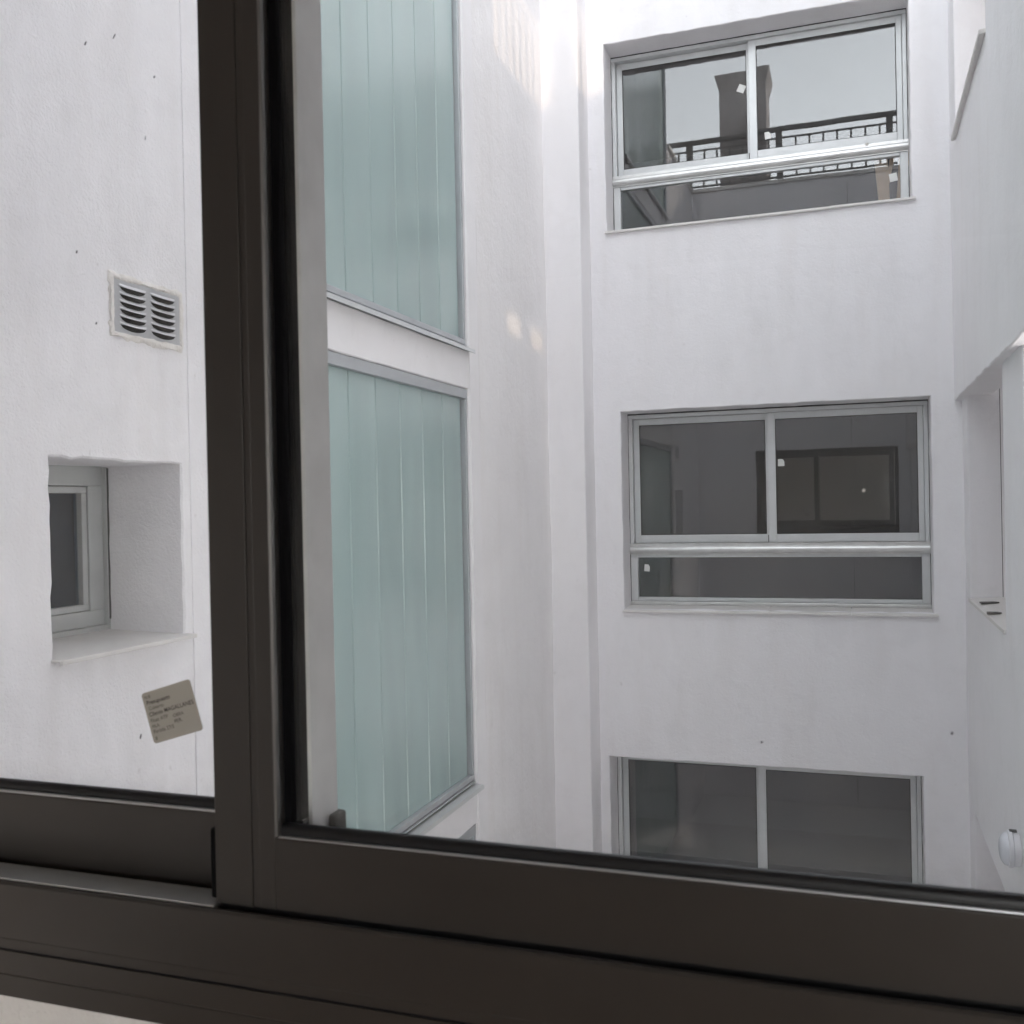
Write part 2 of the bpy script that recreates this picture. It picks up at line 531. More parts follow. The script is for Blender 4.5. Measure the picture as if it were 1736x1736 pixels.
# ------------------------------------------------------------------ side wall with the small window and the vent (left, near)
side = thing('side_wall', 'white stucco wall with small deep window and metal vent', 'wall', (XL - 0.2, 1.9, -ZO))
SW = (2.335, 2.940, -0.427, 0.174)
mb = MB()
panel(mb, fx, YF, YT, -2.5, 2.2, [SW], 0.325, 0.045, 0.004, 0.004, 3)
mb.build('wall', 'stucco', side, smooth=40)
mb = MB()
panel(mb, fx, YF, YT, -ZO + 0.001, -2.502, [], 0.325, 0.2, 0.0, 0.0, 4)
panel(mb, fx, YF, YT, 2.202, 4.60, [], 0.325, 0.2, 0.0, 0.0, 4)
mb.build('wall', 'stucco', side, smooth=40)
MB().box(XL - 0.4, XL + 0.03, YF - 0.1, YT + 0.0, 4.605, 4.66).build('coping', 'sill_stone', side, bevel=0.006)
MB().box(XL - 0.006, XL + 0.0045, 2.985, YT + 0.001, -ZO + 0.02, 4.58).build('corner_bead', 'stucco', side, bevel=0.003)
# little window at the bottom of its reveal
XW = XL - 0.325
y0, y1, z0, z1 = SW
wf = MB()
def frame_x(mb, x0, x1, a, b, c, d, t, tb=None):
    tb = tb or t
    mb.box(x0, x1, a, b, d - t, d)
    mb.box(x0, x1, a, b, c, c + tb)
    mb.box(x0, x1, a, a + t, c + tb, d - t)
    mb.box(x0, x1, b - t, b, c + tb, d - t)
frame_x(wf, XW - 0.06, XW + 0.004, y0 - 0.05, y1 + 0.003, z0 + 0.01, z1 + 0.01, 0.014, 0.02)
frame_x(wf, XW - 0.06, XW - 0.012, y0 - 0.02, y1 - 0.011, z0 + 0.031, z1 + 0.0, 0.070, 0.055)
win = wf.build('window', 'grey_frame', side, bevel=0.003)
s = MB()
frame_x(s, XW - 0.055, XW - 0.018, y0 + 0.052, y1 - 0.083, z0 + 0.088, z1 - 0.072, 0.024, 0.022)
s.build('sash', 'grey_frame', win, bevel=0.003)
MB().box(XW - 0.045, XW - 0.04, y0 + 0.072, y1 - 0.105, z0 + 0.108, z1 - 0.094).build('pane', 'small_glass', win)
MB().room(XW - 1.6, XW - 0.061, y0 - 0.5, y1 + 0.12, z0 - 0.8, z1 + 0.5, skip=('x1',)).build('interior', 'dark_room', win)
sl = MB().extrude_y([(XW + 0.0, z0 + 0.012), (XL + 0.040, z0 + 0.001), (XL + 0.040, z0 - 0.013), (XL + 0.030, z0 - 0.013), (XL + 0.030, z0 - 0.006), (XW + 0.0, z0 - 0.004)], y0 - 0.012, y1 + 0.016)
sl.build('sill', 'sill_stone', win, bevel=0.002)
MB().box(XW + 0.0045, XW + 0.007, y1 - 0.006, y1 + 0.001, z0 + 0.05, z1 - 0.005).build('shrinkage_gap', 'joint', win)

# vent
VY0, VY1, VZ0, VZ1 = 2.612, 2.944, 0.588, 0.765
pl = MB()
rng = random.Random(5)
def lumpy_ring(mb, a, b, c, d, t, h, n=14):
    def loop(off, hh, j):
        pts = []
        for k in range(4 * n):
            s_, q = divmod(k, n)
            tt = q / n
            A, B, C_, D = a - off, b + off, c - off, d + off
            p = [(A + (B - A) * tt, C_), (B, C_ + (D - C_) * tt), (B - (B - A) * tt, D), (A, D - (D - C_) * tt)][s_]
            pts.append((XL + hh + rng.uniform(-1, 1) * j * 0.6, p[0] + rng.uniform(-1, 1) * j, p[1] + rng.uniform(-1, 1) * j))
        return pts
    loops = [loop(t, -0.002, 0.0065), loop(t * 0.7, h * 0.8, 0.0045), loop(t * 0.15, h, 0.002), loop(-0.004, h * 0.4, 0.002), loop(-0.006, -0.004, 0.001)]
    m = 4 * n
    vs = [p for l in loops for p in l]
    fs = []
    for li in range(len(loops) - 1):
        for k in range(m):
            k2 = (k + 1) % m
            fs.append((li * m + k, li * m + k2, (li + 1) * m + k2, (li + 1) * m + k))
    mb.add(vs, fs)
lumpy_ring(pl, VY0, VY1, VZ0, VZ1, 0.019, 0.010)
vt = MB().box(XL - 0.002, XL + 0.005, VY0, VY1, VZ0, VZ1).build('vent', 'tin', side, bevel=0.001)
pl.build('plaster_surround', 'patch_plaster', vt, smooth=50)
def slat_mesh(yc, zc, w, h):
    # pressed louvre: a hood that bulges out along its lower lip
    mb = MB()
    n, m = 10, 5
    vs = []
    for i in range(n + 1):
        t = i / n
        bul = math.sin(math.pi * t) ** 0.6
        for j in range(m + 1):
            s_ = j / m
            vs.append((XL + 0.0055 + 0.013 * bul * math.sin(s_ * math.pi / 2) ** 1.2, yc + (t - 0.5) * w, zc + h * 0.55 - h * 0.72 * s_ * (0.35 + 0.65 * bul)))
    fs = [(i * (m + 1) + j, (i + 1) * (m + 1) + j, (i + 1) * (m + 1) + j + 1, i * (m + 1) + j + 1) for i in range(n) for j in range(m)]
    return mb.add(vs, fs)
def slot_mesh(yc, zc, w, h):
    n = 12
    up = [(yc + (i / n - 0.5) * w * 0.97, zc + h * 0.1) for i in range(n + 1)]
    dn = [(yc + (0.5 - i / n) * w * 0.97, zc - h * 0.80 * math.sin(math.pi * i / n) ** 0.6) for i in range(1, n)]
    pts = up + dn
    k = len(pts)
    return MB().add([(XL + 0.0056, y, z) for y, z in pts] + [(XL + 0.003, y, z) for y, z in pts], [tuple(range(k))] + [(i, (i + 1) % k, k + (i + 1) % k, k + i) for i in range(k)])
cw = 0.128
pitch_z = 0.0245
yc0, zc0 = VY0 + 0.028 + cw / 2, VZ0 + 0.0275
sl0 = slat_mesh(yc0, zc0, cw, 0.019).build('slat', 'tin_light', vt, smooth=60, recalc=False)
so0 = slot_mesh(yc0, zc0 - 0.001, cw, 0.019).build('slot_shade', 'black', vt)  # black face painted as the dark opening under the hood
for c_ in range(2):
    for k in range(6):
        if c_ == 0 and k == 0:
            continue
        dlt = (0, c_ * (cw + 0.022), k * pitch_z)
        copy_part(sl0, dlt)
        copy_part(so0, dlt)

# ------------------------------------------------------------------ back building with three windows
back = thing('apartment_building', 'white apartment block end wall with three stacked silver sliding windows', 'building', (-0.6, YB + 1.0, -ZO))
fy = lambda u, v, d: (u, YB + d, v)
WINS = [dict(x0=-1.826, x1=0.405, z0=2.150, z1=3.615, tag='top'),
        dict(x0=-1.743, x1=0.505, z0=-0.822, z1=0.727, tag='mid'),
        dict(x0=-1.886, x1=0.413, z0=-3.56, z1=-1.993, tag='low')]
mb = MB()
panel(mb, fy, -1.965, 0.80, -ZO + 0.001, 6.2, [(w['x0'], w['x1'], w['z0'], w['z1']) for w in WINS], 0.25, 0.065, 0.0028, 0.006, 6)
mb.build('wall', 'render', back, smooth=40)
MB().box(-2.3, 3.2, YB + 0.26, YB + 4.0, 5.95, 6.19).build('roof', 'concrete', back)
mb = MB()
fpil = lambda u, v, d: (u, 7.39 + d, v)
panel(mb, fpil, -2.262, -1.960, -ZO, 6.4, [], 0.31, 0.1, 0.0015, 0.003, 8, chamfer=0.008)
mb.build('pillar', 'smooth_paint', back, smooth=40)

def far_window(w):
    X0, X1, Z0, Z1 = w['x0'], w['x1'], w['z0'], w['z1']
    y = YB + 0.25                       # outer face of the frame
    zb = Z0 + 0.012
    ztop = Z1 - 0.012
    zt = zb + 0.49                      # bottom of the sliding part
    if w['tag'] == 'low':
        zt = zb + 0.47
    f_ = MB()
    t = 0.030
    f_.box(X0 + 0.004, X1 - 0.004, y - 0.01, y + 0.09, ztop - 0.028, ztop)          # head track
    f_.box(X0 + 0.004, X0 + 0.004 + t, y, y + 0.085, zt + 0.0, ztop - 0.028)
    f_.box(X1 - 0.004 - t, X1 - 0.004, y, y + 0.085, zt + 0.0, ztop - 0.028)
    f_.box(X0 + 0.004, X0 + 0.060, y + 0.004, y + 0.06, zb + 0.028, zt - 0.088)       # lower light
    f_.box(X1 - 0.060, X1 - 0.004, y + 0.004, y + 0.06, zb + 0.028, zt - 0.088)
    f_.box(X0 + 0.062, X1 - 0.062, y + 0.006, y + 0.06, zb + 0.028, zb + 0.058)
    f_.box(X0 + 0.062, X1 - 0.062, y + 0.006, y + 0.06, zt - 0.112, zt - 0.0885)
    win = f_.build('window', 'aluminium', back, bevel=0.003)
    # rounded transom with the bottom track
    prof = [(y + 0.085, zt - 0.088), (y + 0.085, zt), (y - 0.006, zt), (y - 0.006, zt - 0.022), (y - 0.012, zt - 0.024)]
    for k in range(9):
        a_ = math.pi / 2 - math.pi * k / 8
        prof.append((y - 0.012 - 0.022 * math.cos(a_) * 0.9, zt - 0.052 + 0.027 * math.sin(a_)))
    prof += [(y - 0.004, zt - 0.080), (y - 0.004, zt - 0.088)]
    MB().extrude_x(prof, X0 + 0.002, X1 - 0.001).build('transom', 'mill_aluminium', win, smooth=30)
    MB().box(X0 + 0.003, X1 - 0.002, y - 0.016, y + 0.085, zb, zb + 0.026).build('bottom_track', 'mill_aluminium', win, bevel=0.004)
    xm = X0 + (X1 - X0) * 0.4985
    # right sash runs in the outer track
    def sash(xa, xb, yy, stl, strr):
        m = MB()
        m.box(xa, xa + stl, yy, yy + 0.03, zt + 0.003, ztop - 0.030)
        m.box(xb - strr, xb, yy, yy + 0.03, zt + 0.003, ztop - 0.030)
        m.box(xa + stl, xb - strr, yy + 0.002, yy + 0.03, zt + 0.003, zt + 0.066)
        m.box(xa + stl, xb - strr, yy + 0.002, yy + 0.03, ztop - 0.080, ztop - 0.030)
        o_ = m.build('sash', 'aluminium', win, bevel=0.003)
        MB().box(xa + stl - 0.004, xb - strr + 0.004, yy + 0.013, yy + 0.019, zt + 0.064, ztop - 0.078).build('pane', 'dark_glass', win)
        g = 0.005
        for (p, q, r_, s_) in ((xa + stl, xb - strr, ztop - 0.0849, ztop - 0.0801), (xa + stl, xb - strr, zt + 0.0661, zt + 0.070)):
            MB().box(p, q, yy + 0.004, yy + 0.0125, r_, s_).build('gasket', 'rubber', win)
        for p in (xa + stl + 0.0001, xb - strr - g):
            MB().box(p, p + g - 0.0002, yy + 0.004, yy + 0.0125, zt + 0.0701, ztop - 0.085).build('gasket', 'rubber', win)
    sash(X0 + 0.036, xm + 0.01, y + 0.048, 0.046, 0.055)
    sash(xm - 0.027, X1 - 0.036, y + 0.008, 0.060, 0.040)
    MB().box(X0 + 0.055, X1 - 0.055, y + 0.026, y + 0.032, zb + 0.055, zt - 0.110).build('pane', 'dark_glass', win)
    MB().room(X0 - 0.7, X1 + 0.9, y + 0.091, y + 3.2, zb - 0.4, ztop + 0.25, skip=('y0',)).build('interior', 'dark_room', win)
    MB().box(xm - 0.034, xm - 0.0272, y + 0.03, y + 0.046, zt + 0.006, zt + 0.06).build('seal_shade_fill', 'rubber', win)
    # stone sill in three lengths
    cuts = [X0 - 0.010, X0 + 0.49 * (X1 - X0), X0 + 0.752 * (X1 - X0), X1 + 0.028]
    for k in range(3):
        d_ = random.uniform(-0.0025, 0.0025)
        MB().extrude_x([(y - 0.012, Z0 + 0.012), (YB - 0.028, Z0 - 0.004 + d_), (YB - 0.030, Z0 - 0.022 + d_), (YB - 0.001, Z0 - 0.022 + d_), (y - 0.012, Z0 - 0.02)],
                       cuts[k] + 0.001, cuts[k + 1] - 0.001).build('sill_slab', 'sill_stone', win, bevel=0.003)
    return win, y, zt
wt, yt, ztt = far_window(WINS[0])
wm, ym, ztm = far_window(WINS[1])
wl, yl, ztl = far_window(WINS[2])
def sticker(win, x, z, y, w, h, rot, chip=False):
    c_, s_ = math.cos(rot), math.sin(rot)
    pts = [(-w / 2, -h / 2), (w / 2, -h / 2), (w / 2, h / 2 * (0.3 if chip else 1)), (w / 2 * (0.4 if chip else 0.98), h / 2), (-w / 2, h / 2)]
    pr = [(x + p * c_ - q * s_, z + p * s_ + q * c_) for p, q in pts]
    MB().extrude_y(pr, y - 0.0012, y - 0.0002).build('sticker', 'label_white', win)
sticker(wt, -0.800, 3.232, yt + 0.048 + 0.013, 0.058, 0.060, -0.45)
sticker(wt, -0.603, 2.825, yt + 0.008 + 0.013, 0.045, 0.055, 0.1, True)
sticker(wt, 0.296, 2.389, yt + 0.026, 0.055, 0.060, 0.15)
sticker(wm, -0.549, 0.297, ym + 0.008 + 0.013, 0.048, 0.055, 0.0, True)
sticker(wm, -1.612, -0.517, ym + 0.026, 0.044, 0.056, -0.08, True)

tb = thing('timber_trestle', 'pale timber trestle standing behind the glass of the uppermost window', 'trestle', (0.27, 8.10, 1.75))
def bar(name, a, b, wa, wb):
    (xa, ya, za), (xb, yb, zb2) = a, b
    q = [(0, 1, 2, 3), (4, 5, 6, 7), (0, 1, 5, 4), (1, 2, 6, 5), (2, 3, 7, 6), (3, 0, 4, 7)]
    v = [(xa, ya, za), (xa + wa, ya, za), (xa + wa, ya + 0.04, za), (xa, ya + 0.04, za), (xb, yb, zb2), (xb + wb, yb, zb2), (xb + wb, yb + 0.04, zb2), (xb, yb + 0.04, zb2)]
    MB().add(v, q).build(name, 'timber', tb, bevel=0.003)
bar('leg', (0.165, 8.04, 2.60), (0.235, 8.07, 1.752), 0.095, 0.055)
bar('leg', (0.345, 8.09, 2.60), (0.285, 8.12, 1.752), 0.075, 0.045)
bar('brace', (0.285, 8.05, 2.60), (0.225, 8.06, 2.30), 0.030, 0.030)
MB().box(0.14, 0.43, 8.03, 8.15, 2.602, 2.64).build('top_beam', 'timber', tb, bevel=0.003)

# ------------------------------------------------------------------ right building with loggias
right = thing('loggia_building', 'white loggia block with sheer wall, unglazed openings and projecting lintel', 'building', (2.0, 5.4, -ZO))
fr1 = lambda u, v, d: (XR1 + d, u, v)
fr2 = lambda u, v, d: (XR2 + d, u, v)
U1 = (5.63, 7.25, 2.39, 3.56)
U2 = (3.25, 4.98, 2.39, 3.56)
mb = MB()
panel(mb, fr1, YF, YB - 0.002, 0.682, 4.44, [U1, U2], 0.20, 0.075, 0.005, 0.006, 11)
mb.build('wall', 'render', right, smooth=40)
L1 = (5.64, 7.37, -0.69, 0.86)
L2 = (2.70, 4.98, -0.69, 0.86)
K1 = (5.64, 7.36, -3.45, -2.115)
K2 = (2.70, 4.90, -3.45, -2.115)
mb = MB()
panel(mb, fr2, YF, YB - 0.002, -ZO, 0.92, [L1, L2, K1, K2], 0.20, 0.075, 0.003, 0.005, 12)
mb.build('wall', 'render', right, smooth=40)
XI = 0.915
for (za, zb_) in ((-1.72, 0.80), (-4.38, -2.05)):
    MB().room(XI, 1.95, 5.30, 7.375, za, zb_, skip=('x0',)).build('loggia', 'smooth_paint', right)
    lg = MB().room(XI, 1.95, 1.4, 5.28, za, zb_, skip=('x0', 'x1')).build('loggia', 'smooth_paint', right)
    MB().box(1.951, 1.965, 1.39, 5.285, za - 0.01, zb_ - 0.35).build('fill_light_screen', 'fill_frosted', lg)  # unseen translucent screen added to fill the well with light
    MB().box(1.9501, 2.0, 1.39, 5.285, zb_ - 0.349, zb_ + 0.01).build('loggia_back_wall', 'smooth_paint', lg)
# upper loggia: slits added in its unseen far wall shape the low sun patch
MB().room(XI, 1.90, 1.6, 7.26, 1.0, 3.70, skip=('x0', 'x1')).build('loggia', 'smooth_paint', right)
mb = MB()
fb = lambda u, v, d: (1.90 + d, u, v)
sl_ = [(2.24, 2.60, 3.19, 3.375), (2.655, 2.715, 3.20, 3.365), (2.765, 3.12, 3.165, 3.345)]
panel(mb, fb, 1.59, 7.27, 1.0, 3.70, sl_ + [(3.30, 5.20, 1.05, 3.65)], 0.08, 0.3, 0, 0, 21, chamfer=0.002)
lb = mb.build('loggia_back_wall', 'smooth_paint', right)
MB().box(1.935, 1.95, 3.301, 5.199, 1.051, 3.649).build('fill_light_screen', 'fill_frosted', lb)  # added out of view to send soft light into the upper well
MB().box(1.937, 1.943, 2.242, 3.118, 3.166, 3.374).build('pane', 'sun_dimmer_glass', lb)  # tinted pane added behind the slits to soften their sun
MB().box(0.87, 2.1, 0.4, YB - 0.01, 4.2, 4.43).build('roof', 'concrete', right)
# sills
def r_sill(h, x, t, over, drop):
    MB().extrude_y([(x + 0.20, h[2] + 0.020), (x - over, h[2] + 0.006), (x - over, h[2] - t), (x - over + 0.012, h[2] - t), (x + 0.0, h[2] - 0.016), (x + 0.20, h[2] - 0.012)],
                   h[0] + 0.004, h[1] - 0.004).build('sill', 'sill_stone', right, bevel=0.003)
r_sill(U1, XR1, 0.020, 0.030, 0)
r_sill(U2, XR1, 0.020, 0.030, 0)
r_sill(L1, XR2, 0.014, 0.012, 0)
r_sill(L2, XR2, 0.014, 0.012, 0)
r_sill(K1, XR2, 0.014, 0.012, 0)
# unseen wall added to block the sky; its gap bounds the sun patch
mb = MB()
panel(mb, lambda u, v, d: (0.72 + d, u, v), 0.35, YB + 1.2, 4.436, 8.0, [(3.10, 5.13, 4.30, 5.48)], 0.16, 0.25, 0.002, 0.003, 22)
mb.build('sky_block_wall', 'render', right, smooth=40)
gs = thing('sun_dimmer_screen', 'unseen tinted screen added at the roof terrace edge to dim the sun', 'screen', (2.05, 2.6, 4.432))
scr = MB()  # frame of an unseen screen added only to dim the sun
scr.box(2.03, 2.09, 0.40, 4.86, 4.432, 4.49)
scr.box(2.03, 2.09, 0.40, 4.86, 7.0, 7.05)
scr.box(2.03, 2.09, 0.40, 0.46, 4.49, 7.0)
scr.box(2.03, 2.09, 4.80, 4.86, 4.49, 7.0)
scr.build('frame', 'rail_paint', gs)
MB().box(2.055, 2.063, 0.461, 4.799, 4.491, 6.999).build('pane', 'sun_dimmer_glass', gs)

# ------------------------------------------------------------------ own building: wall round the window, room, roof terrace
own = thing('window_wall', 'white painted wall round the dark sliding window', 'wall', (-0.5, 0.85, -ZO))
OX0, OX1, OZ0, OZ1 = -1.40, 0.555, -0.488, 0.74
mb = MB()
fo = lambda u, v, d: (u, YF - d, v)
panel(mb, fo, XL + 0.002, XR2 + 0.02, -ZO, 4.60, [(OX0, OX1, OZ0, OZ1)], 0.13, 0.14, 0.002, 0.004, 14)
mb.build('wall', 'render', own, smooth=40)
mb = MB()
fi = lambda u, v, d: (u, 0.792 + d, v)
panel(mb, fi, -2.30, 1.65, -1.58, 1.18, [(OX0 + 0.0, OX1, OZ0 - 0.001, OZ1)], 0.03, 0.06, 0.0006, 0.002, 15, chamfer=0.002)
mb.build('inner_wall', 'indoor_paint', own, smooth=40)
MB().box(XL - 1.6, XR1 + 0.1, YF - 0.22, YF + 0.03, 4.602, 4.655).build('coping', 'sill_stone', own, bevel=0.006)
MB().box(-0.062, -0.056, YF - 0.003, YF + 0.0045, -ZO + 0.1, OZ0 - 0.06).build('joint', 'joint', own)
MB().box(-0.062, -0.056, YF - 0.003, YF + 0.0045, OZ1 + 0.05, 4.5).build('joint', 'joint', own)
struct(MB().box(-2.35, 1.70, -3.3, 0.79, -1.65, -1.552), 'floor', 'wood_floor')
struct(MB().box(-2.35, 1.70, -3.3, 0.79, 1.152, 1.25), 'ceiling', 'indoor_paint')
mb = MB()
panel(mb, lambda u, v, d: (-2.252 - d, u, v), -3.25, 0.80, -1.58, 1.18, [], 0.12, 0.2, 0, 0, 18)
struct(mb, 'wall_left', 'indoor_paint')
mb = MB()
panel(mb, lambda u, v, d: (1.602 + d, u, v), -3.25, 0.80, -1.58, 1.18, [(-3.1, -2.05, -1.3, 0.88)], 0.12, 0.2, 0, 0, 17)
struct(mb, 'wall_right', 'indoor_paint')
mb = MB()
frr = lambda u, v, d: (u, -3.2 - d, v)
panel(mb, frr, -2.30, 1.65, -1.58, 1.18, [(0.75, 1.55, -1.3, 0.95)], 0.2, 0.2, 0, 0, 16)
struct(mb, 'wall_rear', 'indoor_paint')
struct(MB().box(-4.0, 0.78, -3.4, YF - 0.14, 4.25, 4.40), 'roof_terrace', 'concrete')

# chimney and railings on the roof
ch = thing('chimney', 'dark square chimney with flared cap behind the roof railing', 'chimney', (-1.52, 0.40, 4.40))
MB().box(-1.86, -1.17, 0.05, 0.70, 4.401, 6.18).build('shaft', 'brick_dark', ch, bevel=0.01)
MB().add([(-1.86, 0.05, 6.182), (-1.17, 0.05, 6.182), (-1.17, 0.70, 6.182), (-1.86, 0.70, 6.182),
          (-1.92, -0.01, 6.42), (-1.11, -0.01, 6.42), (-1.11, 0.76, 6.42), (-1.92, 0.76, 6.42)],
         [(0, 1, 2, 3), (4, 5, 6, 7), (0, 1, 5, 4), (1, 2, 6, 5), (2, 3, 7, 6), (3, 0, 4, 7)]).build('cap', 'brick_dark', ch, bevel=0.008)

def railing(label, axis, a, b, c, zb, zpan, zgap, zhand, posts, sp, base, ht):
    rl = thing('roof_railing', label, 'railing', base, 'dark railings along the roof edge')
    def bx(s0, s1, t0, t1, z0_, z1_):
        return MB().box(s0, s1, c + t0, c + t1, z0_, z1_) if axis == 'x' else MB().box(c + t0, c + t1, s0, s1, z0_, z1_)
    bx(a, b, -0.035, 0.035, zgap, zhand).build('handrail', 'rail_paint', rl, bevel=0.008)
    bx(a, b, -0.012, 0.012, zpan, zpan + 0.022).build('top_bar', 'rail_paint', rl)
    bx(a, b, -0.012, 0.012, zb + 0.055, zb + 0.08).build('bottom_bar', 'rail_paint', rl)
    for p in posts:
        bx(p - 0.045, p + 0.045, -0.034, 0.034, zb, zgap).build('post', 'rail_paint', rl, bevel=0.004)
    n = int((b - a) / sp)
    first = None
    for k in range(1, n):
        p = a + k * sp
        if any(abs(p - q) < 0.06 for q in posts):
            continue
        if first is None:
            first = bx(p - 0.013, p + 0.013, -0.013, 0.013, zb + 0.08, zpan).build('baluster', 'rail_paint', rl)
            p0 = p
        else:
            copy_part(first, (p - p0, 0, 0) if axis == 'x' else (0, p - p0, 0))
    return rl
railing('dark metal railing on the parapet in front of the chimney', 'x', -3.6, 0.62, YF - 0.10, 4.656, 5.275, 5.385, 5.45, (-3.5, -2.30, -0.98, 0.52), 0.19, (-1.5, YF - 0.1, 4.656), 0)
railing('dark metal railing on the terrace edge in the gap of the added sky-blocking wall', 'y', 3.11, 5.12, XR1 + 0.12, 4.434, 5.085, 5.17, 5.36, (3.16, 4.55), 0.150, (XR1 + 0.12, 4.1, 4.434), 0)

# ------------------------------------------------------------------ wall lamp and slate scraps
lamp = thing('wall_lamp', 'round white bulkhead lamp on the loggia block wall', 'lamp', (XR2, 5.31, -1.70))
def lathe_x(x_r, cy, cz, n=28):
    mb = MB()
    vs, fs = [], []
    for (x, rad) in x_r:
        for k in range(n):
            a_ = 2 * math.pi * k / n
            vs.append((x, cy + rad * math.cos(a_), cz + rad * math.sin(a_)))
    for i in range(len(x_r) - 1):
        for k in range(n):
            k2 = (k + 1) % n
            fs.append((i * n + k, i * n + k2, (i + 1) * n + k2, (i + 1) * n + k))
    fs.append(tuple(range(n)))
    fs.append(tuple(range((len(x_r) - 1) * n, len(x_r) * n)))
    return mb.add(vs, fs)
LY, LZ = 5.31, -1.70
lathe_x([(XR2 - 0.002, 0.080), (XR2 - 0.030, 0.082), (XR2 - 0.033, 0.078)], LY, LZ).build('base', 'lamp_white', lamp, smooth=40)
lathe_x([(XR2 - 0.0335, 0.076), (XR2 - 0.035, 0.088), (XR2 - 0.052, 0.088), (XR2 - 0.055, 0.080)], LY, LZ).build('bezel', 'lamp_white', lamp, smooth=40)
lathe_x([(XR2 - 0.0551, 0.079)] + [(XR2 - 0.0551 - 0.036 * math.sin(t * math.pi / 16), 0.079 * math.cos(t * math.pi / 16) ** 0.7) for t in range(1, 8)], LY, LZ).build('diffuser', 'lamp_diffuser', lamp, smooth=60)
MB().box(XR2 - 0.045, XR2 - 0.012, LY - 0.012, LY + 0.012, LZ + 0.083, LZ + 0.093).build('clip', 'joint', lamp, bevel=0.002)
for k, (yy, xx, ln, rz, lb) in enumerate(((6.95, 0.772, 0.13, 0.5, 'longer thin grey slate scrap at the inner end of the sill'), (6.36, 0.728, 0.09, 0.35, 'short dark slate scrap overhanging the sill edge'))):
    zz = -0.690 + 0.0165 - (0.8 - xx) * 0.06
    pts = [(-ln / 2, -0.03), (ln / 2, -0.022), (ln / 2 - 0.01, 0.02), (-ln / 2 + 0.03, 0.035)]
    c_, s_ = math.cos(rz), math.sin(rz)
    pr = [(xx + p * c_ - q * s_, yy + p * s_ + q * c_) for p, q in pts]
    o = MB().extrude_z(pr, zz, zz + 0.010).build('slate_scrap', 'slate', None, origin=(xx, yy, zz))
    o['label'] = lb
    o['category'] = 'slate'

# ------------------------------------------------------------------ the sliding window we look through
sw = thing('sliding_window', 'dark bronze sliding window with two sashes, seen from inside', 'window', (-0.42, 0.86, OZ0))
YI = 0.80          # inside face of the inner sash
YO = 0.848         # inside face of the outer sash
fm = MB()
fm.extrude_x([(0.786, -0.489), (0.786, -0.4675), (0.7868, -0.467), (0.7868, -0.466), (0.786, -0.4655), (0.786, -0.4425), (0.94, -0.4425), (0.94, -0.489)], OX0, OX1)
fm.extrude_x([(0.7875, -0.4405), (0.7875, -0.431), (0.788, -0.4305), (0.788, -0.376), (0.790, -0.3735), (0.794, -0.3735), (0.795, -0.378), (0.94, -0.400), (0.94, -0.4405)], OX0, OX1)
fm.box(OX0, OX1, 0.786, 0.93, OZ1 - 0.06, OZ1 - 0.001)
fm.box(OX0, OX0 + 0.045, 0.786, 0.93, -0.373, OZ1 - 0.06)
fm.box(OX1 - 0.045, OX1, 0.786, 0.93, -0.373, OZ1 - 0.06)
frm = fm.build('frame', 'bronze', sw, bevel=0.0007)
MB().box(OX0 + 0.002, OX1 - 0.002, 0.7885, 0.93, -0.4424, -0.4406).build('groove', 'rubber', frm)
MB().box(OX0 + 0.046, -0.5835, 0.7955, 0.832, -0.377, -0.3728).build('track', 'mill_aluminium', frm, bevel=0.0008)
MB().box(OX0 + 0.046, OX1 - 0.046, 0.8325, 0.8445, -0.395, -0.388).build('track_floor', 'rubber', frm)

def sash_parts(name_y, xa, xb, stile_l, stile_r, zlo, zhi, zr, rail_back, pane_y, gasket_y):
    y = name_y
    m = MB()
    # bottom rail with a chamfered top arris, and the top rail
    m.extrude_x([(y, zlo), (y, zr - 0.0016), (y + 0.0016, zr), (y + 0.014, zr), (y + 0.014, zlo)], xa + stile_l + 0.0008, xb - stile_r)
    m.extrude_x([(y + 0.030, zlo), (y + 0.030, zr - 0.002), (y + rail_back, zr - 0.002), (y + rail_back, zlo)], xa + stile_l + 0.0008, xb - stile_r)
    m.box(xa + stile_l + 0.0008, xb - stile_r, y, y + rail_back, zhi - 0.065, zhi)
    return m.build('sash', 'bronze', sw, bevel=0.0004)
# inner (right) sash
sx0, sx1 = -0.583, 0.500
si = sash_parts(YI, sx0, sx1, 0.065, 0.065, -0.371, 0.69, -0.304, 0.036, 0.82, 0.806)
st = MB()
st.box(sx0, -0.5425, YI, YI + 0.034, -0.3715, 0.69)
st.box(-0.5424, -0.5350, YI + 0.0012, YI + 0.034, -0.3715, 0.69)
st.box(-0.5349, -0.5180, YI + 0.0005, YI + 0.014, -0.3715, 0.69)
st.build('stile', 'bronze', si, bevel=0.0006)
MB().box(sx1 - 0.065, sx1, YI, YI + 0.034, -0.3715, 0.69).build('stile', 'bronze', si, bevel=0.001)
MB().extrude_z([(-0.5179, YI + 0.0012), (-0.5160, YI + 0.0028), (-0.5150, YI + 0.006), (-0.5150, YI + 0.014), (-0.5179, YI + 0.014)], -0.3035, 0.62).build('glazing_bead', 'bronze_highlight', si)
MB().extrude_x([(YI + 0.0016, -0.3042), (YI + 0.0020, -0.3030), (YI + 0.0048, -0.3024), (YI + 0.0055, -0.3042)], -0.5148, sx1 - 0.066).build('glazing_bead', 'edge_highlight', si)  # pale strip carries the rail edge highlight in its colour
